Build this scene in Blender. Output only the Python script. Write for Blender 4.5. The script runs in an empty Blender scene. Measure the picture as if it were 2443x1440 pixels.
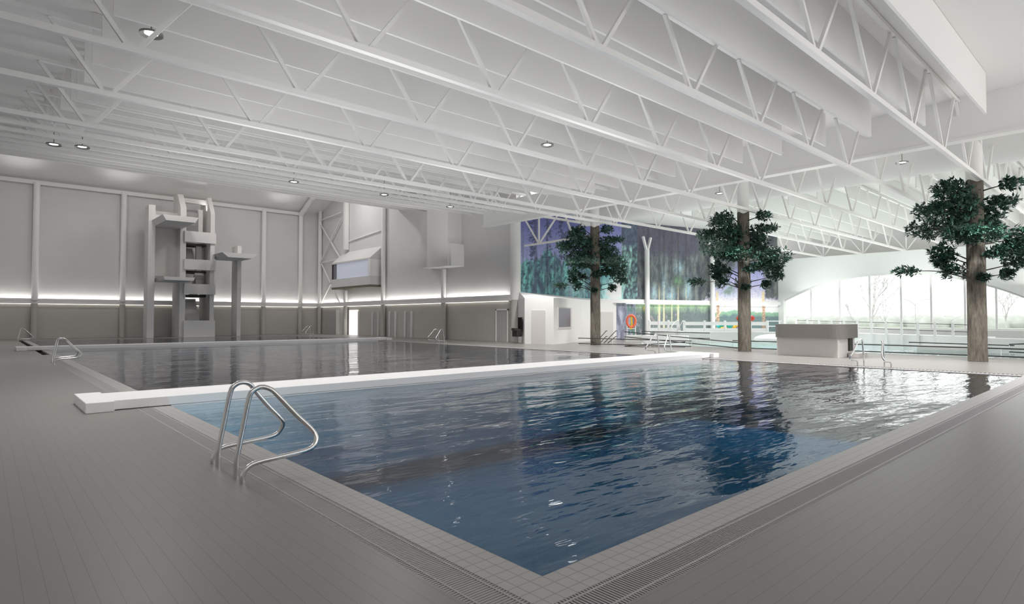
import bpy, math, random
from mathutils import Vector, Matrix, noise
random.seed(7)
S = bpy.context.scene
COL = S.collection
PI = math.pi

# ------------------------------------------------------------------ helpers
class MB:
    """collects faces; build() links them as ONE mesh object"""
    def __init__(s): s.v = []; s.f = []; s.sm = []; s.mi = []
    def add(s, vs, fs, smooth=False, mi=0):
        o = len(s.v); s.v += [tuple(p) for p in vs]
        for f in fs: s.f.append([o+i for i in f]); s.sm.append(smooth); s.mi.append(mi)
        return s
    def box(s, x0, x1, y0, y1, z0, z1, mi=0):
        return s.add([(x0,y0,z0),(x1,y0,z0),(x1,y1,z0),(x0,y1,z0),(x0,y0,z1),(x1,y0,z1),(x1,y1,z1),(x0,y1,z1)],
                     [(0,3,2,1),(4,5,6,7),(0,1,5,4),(1,2,6,5),(2,3,7,6),(3,0,4,7)], mi=mi)
    def bar(s, a, b, w, h=None, up=(0,0,1)):
        a = Vector(a); b = Vector(b); h = h or w
        d = (b-a).normalized(); u = Vector(up)
        if abs(d.dot(u)) > .99: u = Vector((1,0,0))
        r = d.cross(u).normalized()*w/2; t = r.normalized().cross(d).normalized()*h/2
        vs = [a-r-t, a+r-t, a+r+t, a-r+t, b-r-t, b+r-t, b+r+t, b-r+t]
        return s.add(vs, [(0,3,2,1),(4,5,6,7),(0,1,5,4),(1,2,6,5),(2,3,7,6),(3,0,4,7)])
    def tube(s, pts, r, n=10, caps=True, r2=None):
        P = [Vector(p) for p in pts]; m = len(P)
        up = Vector((0,0,1)); rings = []; prev = None
        for i, p in enumerate(P):
            d = (P[min(i+1,m-1)]-P[max(i-1,0)]).normalized()
            if prev is None:
                q = d.cross(up)
                if q.length < .05: q = d.cross(Vector((1,0,0)))
            else: q = prev - d*prev.dot(d)
            q.normalize(); prev = q; w = d.cross(q)
            rr = r if r2 is None else r+(r2-r)*i/(m-1)
            rings.append([p+q*math.cos(2*PI*k/n)*rr+w*math.sin(2*PI*k/n)*rr for k in range(n)])
        vs = [v for R in rings for v in R]; fs = []
        for i in range(m-1):
            for k in range(n):
                fs.append((i*n+k, i*n+(k+1)%n, (i+1)*n+(k+1)%n, (i+1)*n+k))
        s.add(vs, fs, True)
        if caps:
            s.add(rings[0], [tuple(range(n))[::-1]]); s.add(rings[-1], [tuple(range(n))])
        return s
    def cyl(s, x, y, z0, z1, r, n=20, r2=None):
        return s.tube([(x,y,z0),(x,y,z1)], r, n, True, r2)
    def prism(s, poly, z0, z1):
        n = len(poly); vs = [(x,y,z0) for x,y in poly]+[(x,y,z1) for x,y in poly]
        return s.add(vs, [tuple(range(n))[::-1], tuple(range(n,2*n))]+[(i,(i+1)%n,n+(i+1)%n,n+i) for i in range(n)])
    def build(s, name, mats, parent=None, bevel=0):
        me = bpy.data.meshes.new(name); me.from_pydata(s.v, [], s.f)
        for m in (mats if isinstance(mats,(list,tuple)) else [mats]): me.materials.append(m)
        me.polygons.foreach_set('use_smooth', s.sm); me.polygons.foreach_set('material_index', s.mi)
        me.update()
        o = bpy.data.objects.new(name, me); COL.objects.link(o)
        if parent: o.parent = parent
        if bevel:
            b = o.modifiers.new('bevel','BEVEL'); b.width = bevel; b.segments = 2; b.limit_method = 'ANGLE'
        return o

def tag(o, label=None, cat=None, group=None, kind=None):
    if label: o['label'] = label
    if cat: o['category'] = cat
    if group: o['group'] = group
    if kind: o['kind'] = kind
    return o
def empty(name, loc=(0,0,0), rz=0):
    o = bpy.data.objects.new(name, None); COL.objects.link(o); o.location = loc; o.rotation_euler = (0,0,rz)
    o.empty_display_size = .2
    return o
def copy_tree(o, parent=None):
    c = o.copy(); COL.objects.link(c); c.parent = parent
    for ch in list(o.children): copy_tree(ch, c)
    return c
def smooth_path(pts, sub=5):
    P = [Vector(p) for p in pts]; out = []
    for i in range(len(P)-1):
        a = P[max(i-1,0)]; b = P[i]; c = P[i+1]; d = P[min(i+2,len(P)-1)]
        for k in range(sub):
            t = k/sub
            out.append(.5*((2*b)+(c-a)*t+(2*a-5*b+4*c-d)*t*t+(3*b-a-3*c+d)*t**3))
    out.append(P[-1]); return out
ORD = ['nearest','second','third','fourth','fifth','sixth','seventh','eighth','ninth','tenth','eleventh','twelfth','thirteenth','fourteenth','fifteenth']

# ------------------------------------------------------------------ camera frame (pitch/yaw/roll solved from the vanishing lines)
CX, CY, F = 1221.5, 720.0, 1404.27
RM = ((0.741934898, 0.0178980757, 0.670232993),
      (-0.670471718, 0.0205973982, 0.741649124),
      (-0.000530963686, -0.999627634, 0.0272820821))
RMat = Matrix(RM)
EYE = Vector((0,0,1.65))
def at(u, v, d): return EYE + RMat@Vector((u-CX, v-CY, F))*(d/F)
def gat(u, v, d, z=0):
    p = at(u, v, d); return (p.x, p.y, z)

# ------------------------------------------------------------------ materials
def newmat(name):
    m = bpy.data.materials.new(name); m.use_nodes = True
    nt = m.node_tree; return m, nt, nt.nodes['Principled BSDF']
def mat(name, c, rough=.6, metal=0, spec=.5, var=0, vscale=1.0, bump=0, bscale=30):
    m, nt, b = newmat(name)
    b.inputs['Base Color'].default_value = (*c, 1); b.inputs['Roughness'].default_value = rough
    b.inputs['Metallic'].default_value = metal; b.inputs['Specular IOR Level'].default_value = spec
    tc = nt.nodes.new('ShaderNodeTexCoord')
    if var:
        n = nt.nodes.new('ShaderNodeTexNoise'); n.inputs['Scale'].default_value = vscale; n.inputs['Detail'].default_value = 4
        nt.links.new(tc.outputs['Object'], n.inputs['Vector'])
        r = nt.nodes.new('ShaderNodeValToRGB')
        r.color_ramp.elements[0].position = .3; r.color_ramp.elements[1].position = .7
        r.color_ramp.elements[0].color = (*[x*(1-var) for x in c], 1); r.color_ramp.elements[1].color = (*[min(1,x*(1+var)) for x in c], 1)
        nt.links.new(n.outputs['Fac'], r.inputs['Fac']); nt.links.new(r.outputs['Color'], b.inputs['Base Color'])
    if bump:
        n2 = nt.nodes.new('ShaderNodeTexNoise'); n2.inputs['Scale'].default_value = bscale
        nt.links.new(tc.outputs['Object'], n2.inputs['Vector'])
        bp = nt.nodes.new('ShaderNodeBump'); bp.inputs['Strength'].default_value = bump; bp.inputs['Distance'].default_value = .02
        nt.links.new(n2.outputs['Fac'], bp.inputs['Height']); nt.links.new(bp.outputs['Normal'], b.inputs['Normal'])
    return m
def tilemat(name, c, grout, w, h, mortar, rough, off=0.0, var=.03, spec=.5, loc=(0,0,0), rot=0):
    m, nt, b = newmat(name)
    tc = nt.nodes.new('ShaderNodeTexCoord'); mp = nt.nodes.new('ShaderNodeMapping'); mp.inputs['Location'].default_value = loc; mp.inputs['Rotation'].default_value = (0,0,rot)
    nt.links.new(tc.outputs['Object'], mp.inputs['Vector'])
    br = nt.nodes.new('ShaderNodeTexBrick'); br.offset = off; br.squash = 1
    br.inputs['Scale'].default_value = 1; br.inputs['Brick Width'].default_value = w; br.inputs['Row Height'].default_value = h
    br.inputs['Mortar Size'].default_value = mortar; br.inputs['Mortar Smooth'].default_value = .2
    br.inputs['Color1'].default_value = (*[x*(1-var) for x in c],1); br.inputs['Color2'].default_value = (*[x*(1+var) for x in c],1)
    br.inputs['Mortar'].default_value = (*grout,1)
    nt.links.new(mp.outputs[0], br.inputs['Vector']); nt.links.new(br.outputs['Color'], b.inputs['Base Color'])
    b.inputs['Roughness'].default_value = rough; b.inputs['Specular IOR Level'].default_value = spec
    return m
def emit(name, c, s):
    m, nt, b = newmat(name)
    b.inputs['Base Color'].default_value = (*c,1); b.inputs['Emission Color'].default_value = (*c,1); b.inputs['Emission Strength'].default_value = s
    return m

M = {}
M['steel'] = mat('white_painted_steel', (.87,.86,.845), .6, spec=.3)
M['wall'] = mat('wall_paint', (.70,.69,.685), .75, spec=.25, var=.02, vscale=.6)
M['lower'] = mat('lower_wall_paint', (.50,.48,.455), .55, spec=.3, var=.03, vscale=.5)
M['ceil'] = mat('ceiling_paint', (.88,.87,.855), .8, spec=.15)
M['white'] = mat('bright_white_paint', (.86,.86,.855), .6, spec=.25)
M['hall'] = mat('leisure_hall_paint', (.84,.86,.84), .75, spec=.2)
M['conc'] = mat('tower_concrete_paint', (.68,.66,.645), .7, spec=.2, var=.02, vscale=.8)
M['floor'] = tilemat('deck_floor_tile', (.232,.218,.207), (.165,.155,.148), 60, .11, .0028, .36, off=0, var=.006, spec=.6)
M['floor2'] = tilemat('deck_floor_tile_lengthwise', (.232,.218,.207), (.165,.155,.148), 60, .11, .0028, .36, off=0, var=.006, spec=.6, rot=PI/2)
# joints run along the long axis of the hall on the left deck
M['coping'] = tilemat('coping_tile', (.42,.40,.39), (.27,.26,.25), .11, .11, .0045, .4, off=0, var=.02, loc=(-2.70+.11*30,-2.70+.11*30,0))
M['bar'] = mat('grate_bar_plastic', (.42,.40,.40), .5)
M['dark'] = mat('dark_channel', (.012,.011,.011), .9, spec=.1)
M['bulk'] = mat('bulkhead_gelcoat', (.90,.885,.885), .45, spec=.4)
M['basin'] = tilemat('basin_tile', (.17,.22,.28), (.14,.19,.25), .5, .5, .01, .6)
M['chrome'] = mat('brushed_stainless', (.80,.79,.78), .22, metal=1, var=.05, vscale=40)
M['black'] = mat('black_rail_paint', (.025,.024,.023), .5)
M['bark'] = None
M['leaf'] = mat('leaf_green', (.030,.085,.058), .5, spec=.5, var=.5, vscale=2.2)
M['twig'] = mat('twig_brown', (.06,.05,.045), .8)
M['kiosk_top'] = mat('kiosk_band_grey', (.19,.178,.168), .6)
M['kiosk'] = mat('kiosk_paint', (.62,.585,.57), .6)
M['glassgrey'] = mat('dark_window_glass', (.17,.17,.21), .15, spec=.6)
M['litglass'] = emit('lit_room_glass', (.50,.53,.62), .35)
M['door'] = mat('door_paint', (.45,.435,.425), .5)
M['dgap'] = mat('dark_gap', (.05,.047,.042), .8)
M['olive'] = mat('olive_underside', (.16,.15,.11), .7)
M['ledglow'] = emit('led_strip', (1,.985,.96), 13)
M['lampglow'] = emit('lamp_disc', (1,.98,.94), 14)
M['lampring'] = mat('lamp_ring_metal', (.30,.29,.28), .35, metal=.7)
M['orange'] = mat('lifebuoy_orange', (.80,.16,.08), .5)
M['yellow'] = mat('rope_yellow', (.85,.55,.05), .6)
M['red'] = mat('spray_red', (.55,.05,.03), .5)
M['teal'] = mat('float_teal', (.03,.50,.42), .5)
M['purple'] = mat('float_purple', (.30,.22,.50), .5)
M['grass'] = mat('lawn_pale', (.42,.46,.38), .9, var=.12, vscale=.3)
M['hedge'] = mat('hedge_pale', (.50,.525,.49), .9, var=.15, vscale=.5)
M['bare'] = mat('bare_tree_bark', (.58,.57,.57), .9)
M['rampwall'] = mat('ramp_wall_paint', (.62,.63,.60), .6)

# bark
m, nt, b = newmat('bark')
tc = nt.nodes.new('ShaderNodeTexCoord'); mp = nt.nodes.new('ShaderNodeMapping'); mp.inputs['Scale'].default_value = (5,5,.9)
nt.links.new(tc.outputs['Object'], mp.inputs['Vector'])
n = nt.nodes.new('ShaderNodeTexNoise'); n.inputs['Scale'].default_value = 3; n.inputs['Detail'].default_value = 8; n.inputs['Roughness'].default_value = .65
nt.links.new(mp.outputs[0], n.inputs['Vector'])
r = nt.nodes.new('ShaderNodeValToRGB'); r.color_ramp.elements[0].position = .32; r.color_ramp.elements[1].position = .72
r.color_ramp.elements[0].color = (.085,.076,.062,1); r.color_ramp.elements[1].color = (.24,.215,.18,1)
nt.links.new(n.outputs['Fac'], r.inputs['Fac']); nt.links.new(r.outputs['Color'], b.inputs['Base Color'])
bp = nt.nodes.new('ShaderNodeBump'); bp.inputs['Strength'].default_value = .6; bp.inputs['Distance'].default_value = .03
nt.links.new(n.outputs['Fac'], bp.inputs['Height']); nt.links.new(bp.outputs['Normal'], b.inputs['Normal'])
b.inputs['Roughness'].default_value = .9; b.inputs['Specular IOR Level'].default_value = .2
M['bark'] = m

def watermat(name, absorb, density, strength=.85, surface=True, tint=(1,1,1)):
    m = bpy.data.materials.new(name); m.use_nodes = True; nt = m.node_tree; nt.nodes.clear()
    out = nt.nodes.new('ShaderNodeOutputMaterial')
    tr = nt.nodes.new('ShaderNodeBsdfTransparent'); tr.inputs['Color'].default_value = (*tint,1)
    if surface:
        gl = nt.nodes.new('ShaderNodeBsdfGlossy'); gl.inputs['Roughness'].default_value = .02; gl.inputs['Color'].default_value = (1,1,1,1)
        fr = nt.nodes.new('ShaderNodeFresnel'); fr.inputs['IOR'].default_value = 1.31
        mx = nt.nodes.new('ShaderNodeMixShader')
        tc = nt.nodes.new('ShaderNodeTexCoord')
        mp = nt.nodes.new('ShaderNodeMapping'); mp.inputs['Rotation'].default_value = (0,0,math.radians(42)); mp.inputs['Scale'].default_value = (.55,1.9,1)
        nt.links.new(tc.outputs['Object'], mp.inputs['Vector'])
        n1 = nt.nodes.new('ShaderNodeTexNoise'); n1.inputs['Scale'].default_value = 1.5; n1.inputs['Detail'].default_value = 3; n1.inputs['Roughness'].default_value = .5
        n2 = nt.nodes.new('ShaderNodeTexNoise'); n2.inputs['Scale'].default_value = .45; n2.inputs['Detail'].default_value = 1
        nt.links.new(mp.outputs[0], n1.inputs['Vector']); nt.links.new(mp.outputs[0], n2.inputs['Vector'])
        ad = nt.nodes.new('ShaderNodeMath'); ad.operation = 'MULTIPLY_ADD'; ad.inputs[1].default_value = 1.6
        nt.links.new(n2.outputs['Fac'], ad.inputs[0]); nt.links.new(n1.outputs['Fac'], ad.inputs[2])
        bp = nt.nodes.new('ShaderNodeBump'); bp.inputs['Strength'].default_value = strength; bp.inputs['Distance'].default_value = .035
        nt.links.new(ad.outputs[0], bp.inputs['Height'])
        nt.links.new(bp.outputs['Normal'], gl.inputs['Normal']); nt.links.new(bp.outputs['Normal'], fr.inputs['Normal'])
        nt.links.new(fr.outputs[0], mx.inputs[0]); nt.links.new(tr.outputs[0], mx.inputs[1]); nt.links.new(gl.outputs[0], mx.inputs[2])
        nt.links.new(mx.outputs[0], out.inputs['Surface'])
    else:
        nt.links.new(tr.outputs[0], out.inputs['Surface'])
    va = nt.nodes.new('ShaderNodeVolumeAbsorption'); va.inputs['Color'].default_value = (*absorb,1); va.inputs['Density'].default_value = density
    nt.links.new(va.outputs[0], out.inputs['Volume'])
    return m
M['water'] = watermat('pool_water', (.08,.58,.76), .26)
M['waterside'] = watermat('pool_water_side', (.08,.58,.76), .26, surface=False)
M['lwater'] = watermat('leisure_water', (.6,.88,.9), .10, .6)
M['lwaterside'] = watermat('leisure_water_side', (.6,.88,.9), .10, surface=False)

# ------------------------------------------------------------------ layout numbers (metres)
PX0, PX1 = 2.70, 21.90          # water edges across
PY0, PY1 = 2.70, 56.40          # water edges along
XW = 27.4                       # side wall plane
YW = 61.5                       # far wall plane
XL, YN = -4.0, -7.0
GW = .58                        # coping + grate width

def struct(name, mb, m, **k):
    o = mb.build(name, m, **k); o['kind'] = 'structure'; return o

# floor with the long pool cut out and the leisure pool cut out (x 31.2..50)
f = MB(); z = 0; t = -.25
f.box(XL,PX0-GW,PY0-GW,YW,t,z,mi=1)
for x0,x1,y0,y1 in [(XL,PX0-GW,YN,PY0-GW),(PX0-GW,PX1+GW,YN,PY0-GW),(PX0-GW,PX1+GW,PY1+GW,YW),(PX1+GW,31.2,YN,YW),
                    (31.2,54.5,YN,1.0),(31.2,54.5,22.9,31.0),(49.5,54.5,1.0,22.9)]:
    f.box(x0,x1,y0,y1,t,z)
struct('floor', f, [M['floor'],M['floor2']])

# ceiling
c = MB()
def slab(pts): c.add(pts+[(p[0],p[1],p[2]+.15) for p in pts], [(0,1,2,3),(7,6,5,4),(0,4,5,1),(1,5,6,2),(2,6,7,3),(3,7,4,0)])
slab([(XL,YN,9.05),(XL,19.6,9.05),(56,19.6,9.05),(56,YN,9.05)])
slab([(XL,19.6,9.05),(XL,45.3,13.45),(XW+.3,45.3,13.45),(XW+.3,19.6,9.05)])
slab([(XW+.3,19.6,9.05),(XW+.3,30.6,9.05),(56,30.6,9.05),(56,19.6,9.05)])
slab([(XL,45.3,15.3),(XL,55.5,15.3),(XW+.3,55.5,15.3),(XW+.3,45.3,15.3)])
slab([(XL,55.5,15.3),(XL,YW,12.95),(XW+.3,YW,12.95),(XW+.3,55.5,15.3)])
c.box(XL,XW,45.2,45.4,11.25,15.4)
struct('ceiling', c, M['ceil'])

# walls
w = MB(); w.box(XL-.3,XW+.3,YW,YW+.3,3.15,15.4)
struct('wall_far', w, M['wall'])
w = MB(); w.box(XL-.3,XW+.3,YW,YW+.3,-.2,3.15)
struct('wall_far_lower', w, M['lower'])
w = MB(); w.box(XW,XW+.3,29.9,YW,3.15,15.4)
struct('wall_right', w, M['wall'])
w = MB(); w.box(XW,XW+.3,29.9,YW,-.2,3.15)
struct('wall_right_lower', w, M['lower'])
w = MB(); w.box(XL-.3,XL,YN,YW,-.2,15.4)
struct('wall_left', w, M['wall'])
w = MB(); w.box(XL-.3,14,YN-.3,YN,-.2,5.0).box(14,54,YN-.3,YN,-.2,.4)
for xx in range(-4,54,6): w.box(xx,xx+.4,YN-.3,YN,.4,9.05)
struct('wall_near', w, M['wall'])
# ledge rails that carry the cove light, with the light strips
w = MB(); w.box(XL,XW-.35,YW-.35,YW-.02,2.85,3.12); w.box(XL,XW-.35,YW-.37,YW-.31,3.1,3.26); struct('trim_1', w, M['steel'])
w = MB(); w.box(XW-.35,XW-.02,30.0,YW-.35,2.85,3.12); w.box(XW-.37,XW-.31,30.0,YW-.37,3.1,3.26); struct('trim_2', w, M['steel'])
g = MB(); g.box(XL,XW-.4,YW-.29,YW-.2,3.125,3.15); g.build('cove_light_strip', M['ledglow']); 
tag(bpy.data.objects['cove_light_strip'], 'glowing light strip on the ledge along the far wall behind the diving tower', 'light strip')
g = MB(); g.box(XW-.29,XW-.2,30.6,YW-.4,3.125,3.15)
tag(g.build('cove_light_strip', M['ledglow']), 'glowing light strip on the ledge along the side wall under the control room', 'light strip')
# small strips under the ledge
g = MB(); g.box(XL,XW-.4,YW-.16,YW-.08,2.82,2.84)
M['ledlow'] = emit('led_strip_under', (1,.97,.88), 2.2)
tag(g.build('under_ledge_light', M['ledlow']), 'dim light strip under the ledge of the far wall', 'light strip')
g = MB(); g.box(XW-.16,XW-.08,30.6,YW-.4,2.82,2.84)
tag(g.build('under_ledge_light', M['ledlow']), 'dim light strip under the ledge of the side wall', 'light strip')
# horizontal rail at panel head on the far wall
w = MB(); w.box(XL,25.2,YW-.3,YW-.02,12.55,12.85); struct('trim_3', w, M['steel'])
# far wall posts and side wall posts
posts = [(3.25,'beside the left end of the far wall'),(9.25,'left of the diving tower'),(21.3,'right of the diving tower'),(25.1,'nearest the corner of the far wall')]
for x, where in posts:
    r_ = empty('round_post', (x,YW-.32,0)); tag(r_, 'round white post on the far wall, '+where, 'post', 'wall posts')
    MB().cyl(0,0,3.12,12.7,.22).build('upper_shaft', M['steel'], r_)
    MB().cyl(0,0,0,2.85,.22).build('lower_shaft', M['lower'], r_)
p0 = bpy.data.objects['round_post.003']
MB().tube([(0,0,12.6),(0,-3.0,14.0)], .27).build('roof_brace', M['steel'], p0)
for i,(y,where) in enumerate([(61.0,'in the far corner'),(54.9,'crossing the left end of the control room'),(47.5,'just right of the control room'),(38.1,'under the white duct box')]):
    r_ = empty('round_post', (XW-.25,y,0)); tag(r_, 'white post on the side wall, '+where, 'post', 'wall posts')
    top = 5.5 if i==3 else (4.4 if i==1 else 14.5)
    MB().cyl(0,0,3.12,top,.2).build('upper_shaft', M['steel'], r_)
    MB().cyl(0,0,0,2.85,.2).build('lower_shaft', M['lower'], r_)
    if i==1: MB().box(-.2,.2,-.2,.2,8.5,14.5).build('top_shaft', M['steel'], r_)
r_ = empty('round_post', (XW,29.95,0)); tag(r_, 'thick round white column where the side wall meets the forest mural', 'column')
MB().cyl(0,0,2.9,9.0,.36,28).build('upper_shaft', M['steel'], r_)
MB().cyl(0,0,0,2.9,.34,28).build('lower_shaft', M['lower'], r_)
# X bracing between corner post and second post
r_ = empty('cross_bracing', (XW-.3,58,3.1)); tag(r_, 'thin steel cross bracing on the side wall between corner and control room', 'bracing')
for a,b in [((0,2.7,0),(0,-2.0,4.0)),((0,-2,0),(0,2.7,4.6)),((0,2.7,4.6),(0,-2.0,8.6)),((0,2.7,8.6),(0,-2.0,4.6)),((0,2.7,4.5),(0,-2.0,4.6)),((0,2.7,9.1),(0,-2.0,9.3))]:
    MB().bar(a,b,.1).build('brace_rod', M['steel'], r_)
# handrail lines over the control room
w = MB(); w.bar((XW-.1,54.6,9.35),(XW-.1,48.2,9.75),.08)
struct('trim_4', w, M['steel'])

# ------------------------------------------------------------------ control room (bay window box)
r_ = empty('control_room', (XW,51.7,0)); tag(r_, 'projecting control room box with a long lit window on the side wall', 'control room')
YA, YB, XO = 4.1, -3.7, -1.3
b = MB()
b.add([(0,YA,4.7),(XO,YA,4.7),(XO,YB,4.7),(0,YB,4.7),(0,YA,5.5),(XO,YA,5.5),(XO,YB,5.5),(0,YB,5.5)],
      [(0,3,2,1),(4,5,6,7),(0,1,5,4),(1,2,6,5),(2,3,7,6),(3,0,4,7)])
b.build('sill_box', M['wall'], r_)
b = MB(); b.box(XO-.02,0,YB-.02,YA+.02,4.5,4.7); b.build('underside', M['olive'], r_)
b = MB()
b.add([(0,YA,8.3),(XO,YA,7.15),(XO,YB,7.15),(0,YB,8.3),(0,YA,7.0),(XO,YA,7.0),(XO,YB,7.0),(0,YB,7.0)],
      [(0,1,2,3),(7,6,5,4),(1,5,6,2),(0,4,5,1),(3,2,6,7)])
b.build('sloping_roof', M['wall'], r_)
b = MB(); b.box(XO+.08,XO+.12,YB+.5,YA-.9,5.5,7.0); b.build('window_pane', M['litglass'], r_)
b = MB(); b.box(XO+.08,XO+.12,YA-.9,YA-.05,5.5,7.0); b.build('window_pane', M['glassgrey'], r_)
b = MB(); b.box(XO,-.0,YB,YB+.45,5.5,7.0); b.build('end_pier', M['white'], r_)
b = MB(); b.box(XO,XO+.1,YA-.1,YA,5.5,7.0); b.build('frame', M['dgap'], r_)
# white duct box
r_ = empty('duct_box', (XW,38,0)); tag(r_, 'large white box hanging high on the side wall near the mural', 'duct')
b = MB(); b.box(-1.3,0,-1.9,.9,5.6,11.5); b.build('main_box', M['steel'], r_)
b = MB(); b.box(-1.0,0,.9,2.2,5.7,10.2); b.build('side_box', M['wall'], r_)
b = MB(); b.box(-1.2,0,-2.2,-1.9,5.6,7.3); b.build('step_box', M['steel'], r_)

# ------------------------------------------------------------------ doors of the lower side wall
def door(name, xa, ya, yb, z1, m, frame=True):
    d = MB(); d.box(xa-.05,xa,ya,yb,0,z1); o = struct(name, d, m)
    if frame:
        q = MB(); q.box(xa-.09,xa,ya-.09,ya,0,z1+.08).box(xa-.09,xa,yb,yb+.09,0,z1+.08).box(xa-.09,xa,ya-.09,yb+.09,z1,z1+.08)
        struct('door_frame', q, M['steel']).parent = o
    return o
door('door_1', XW, 30.75, 31.9, 2.2, M['door'])
for i,(ya,yb) in enumerate([(43.0,44.0),(45.6,46.6),(48.6,49.7)]):
    d = door('door_%d'%(i+2), XW, ya, yb, 2.2, M['door'], False)
    for k,y in enumerate((ya,yb)):
        q = MB(); q.box(XW-.16,XW,y-.05,y+.05,0,2.25); q.build('door_jamb', M['white'], d)
g = MB(); g.box(XW-.06,XW-.01,52.7,54.5,0,2.45)
M['doorlit'] = emit('lit_doorway_light', (1,.98,.96), 1.2)
o = struct('door_5', g, M['doorlit'])
g = MB(); g.box(XW-.12,XW,52.45,52.6,0,2.35); g.build('door_jamb', M['white'], o)
g = MB(); g.box(XW-.4,XW,56.0,56.7,0,2.5); struct('trim_5', g, M['steel'])
door('door_6', XW, 57.2, 60.0, 2.4, M['door'], False)

# ------------------------------------------------------------------ swimming pool
pool = empty('swimming_pool', (0,0,0)); tag(pool, 'long rectangular indoor pool with dark blue water divided by two white bulkheads', 'swimming pool')
D = -2.3
b = MB()
b.box(PX0-.1,PX1+.1,PY0-.1,PY1+.1,D-.1,D)
b.box(PX0-.12,PX0,PY0,PY1,D,-.02).box(PX1,PX1+.12,PY0,PY1,D,-.02).box(PX0-.12,PX1+.12,PY0-.12,PY0,D,-.02).box(PX0-.12,PX1+.12,PY1,PY1+.12,D,-.02)
b.build('basin', M['basin'], pool)
b = MB()
zc0, zc1, cw = -.12, 0.0, .30
b.box(PX0-cw,PX0,PY0-cw,PY1+cw,zc0,zc1).box(PX1,PX1+cw,PY0-cw,PY1+cw,zc0,zc1).box(PX0,PX1,PY0-cw,PY0,zc0,zc1).box(PX0,PX1,PY1,PY1+cw,zc0,zc1)
b.build('coping', M['coping'], pool)
b = MB(); ze = -.09; o0 = GW; 
for x0,x1,y0,y1 in [(PX0-o0,PX0-cw,PY0-o0,PY1+o0),(PX1+cw,PX1+o0,PY0-o0,PY1+o0),(PX0-cw,PX1+cw,PY0-o0,PY0-cw),(PX0-cw,PX1+cw,PY1+cw,PY1+o0)]:
    b.box(x0,x1,y0,y1,ze-.03,ze)
b.build('gutter_channel', M['dark'], pool)
# grates: cross bars + two thin rails
def grate(name, horizontal, a0, a1, off_in, sgn, pitch=.026):
    g = MB(); n = int((a1-a0)/pitch)
    e0 = off_in+sgn*cw; e1 = off_in+sgn*o0
    lo, hi = min(e0,e1), max(e0,e1)
    for i in range(n):
        p = a0+i*pitch
        if horizontal: g.box(p,p+pitch*.46,lo,hi,-.03,-.002)
        else: g.box(lo,hi,p,p+pitch*.46,-.03,-.002)
    for q in (e0+sgn*.035, e1-sgn*.05):
        if horizontal: g.box(a0,a1,q-.007,q+.007,-.03,0)
        else: g.box(q-.007,q+.007,a0,a1,-.03,0)
    return g.build(name, M['bar'], pool)
grate('overflow_grate', False, PY0-o0, 34.0, PX0, -1)
grate('overflow_grate', True, PX0-cw, PX1+cw, PY0, -1)
grate('overflow_grate', False, PY0-cw, 38.0, PX1, +1, .104)
grate('overflow_grate', True, PX0-cw, PX1+cw, PY1, +1, .104)
b = MB()
x0,x1,y0,y1,z0,z1 = PX0-.05,PX1+.05,PY0-.05,PY1+.05,D-.05,-.015
b.add([(x0,y0,z0),(x1,y0,z0),(x1,y1,z0),(x0,y1,z0),(x0,y0,z1),(x1,y0,z1),(x1,y1,z1),(x0,y1,z1)], [(4,5,6,7)], mi=0)
b.add([(x0,y0,z0),(x1,y0,z0),(x1,y1,z0),(x0,y1,z0),(x0,y0,z1),(x1,y0,z1),(x1,y1,z1),(x0,y1,z1)], [(0,3,2,1),(0,1,5,4),(1,2,6,5),(2,3,7,6),(3,0,4,7)], mi=1)
b.build('water', [M['water'],M['waterside']], pool)

# bulkheads
def bulkhead(y0, y1, label):
    r_ = empty('pool_bulkhead', (12.3,(y0+y1)/2,0)); tag(r_, label, 'bulkhead', 'pool bulkheads')
    h = (y1-y0)/2
    b = MB(); b.box(1.7-12.3,23.0-12.3,-h,h,.01,.18); b.build('walkway', M['bulk'], r_, bevel=.012)
    b = MB(); b.box(PX0+.02-12.3,PX1-.02-12.3,-h,h,-1.25,.005); b.build('hull', M['bulk'], r_)
    b = MB(); b.box(1.38-12.3,1.8-12.3,-h-.16,h+.22,.0,.185); b.build('end_cap', M['bulk'], r_, bevel=.012)
    b = MB(); b.box(22.5-12.3,22.95-12.3,-h-.16,h+.22,.0,.185); b.build('end_cap', M['bulk'], r_, bevel=.012)
    return r_
bulkhead(12.65, 14.0, 'long white bulkhead crossing the pool nearest the camera')
bulkhead(38.95, 40.2, 'long white bulkhead crossing the far end of the pool in front of the diving tower')

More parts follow.
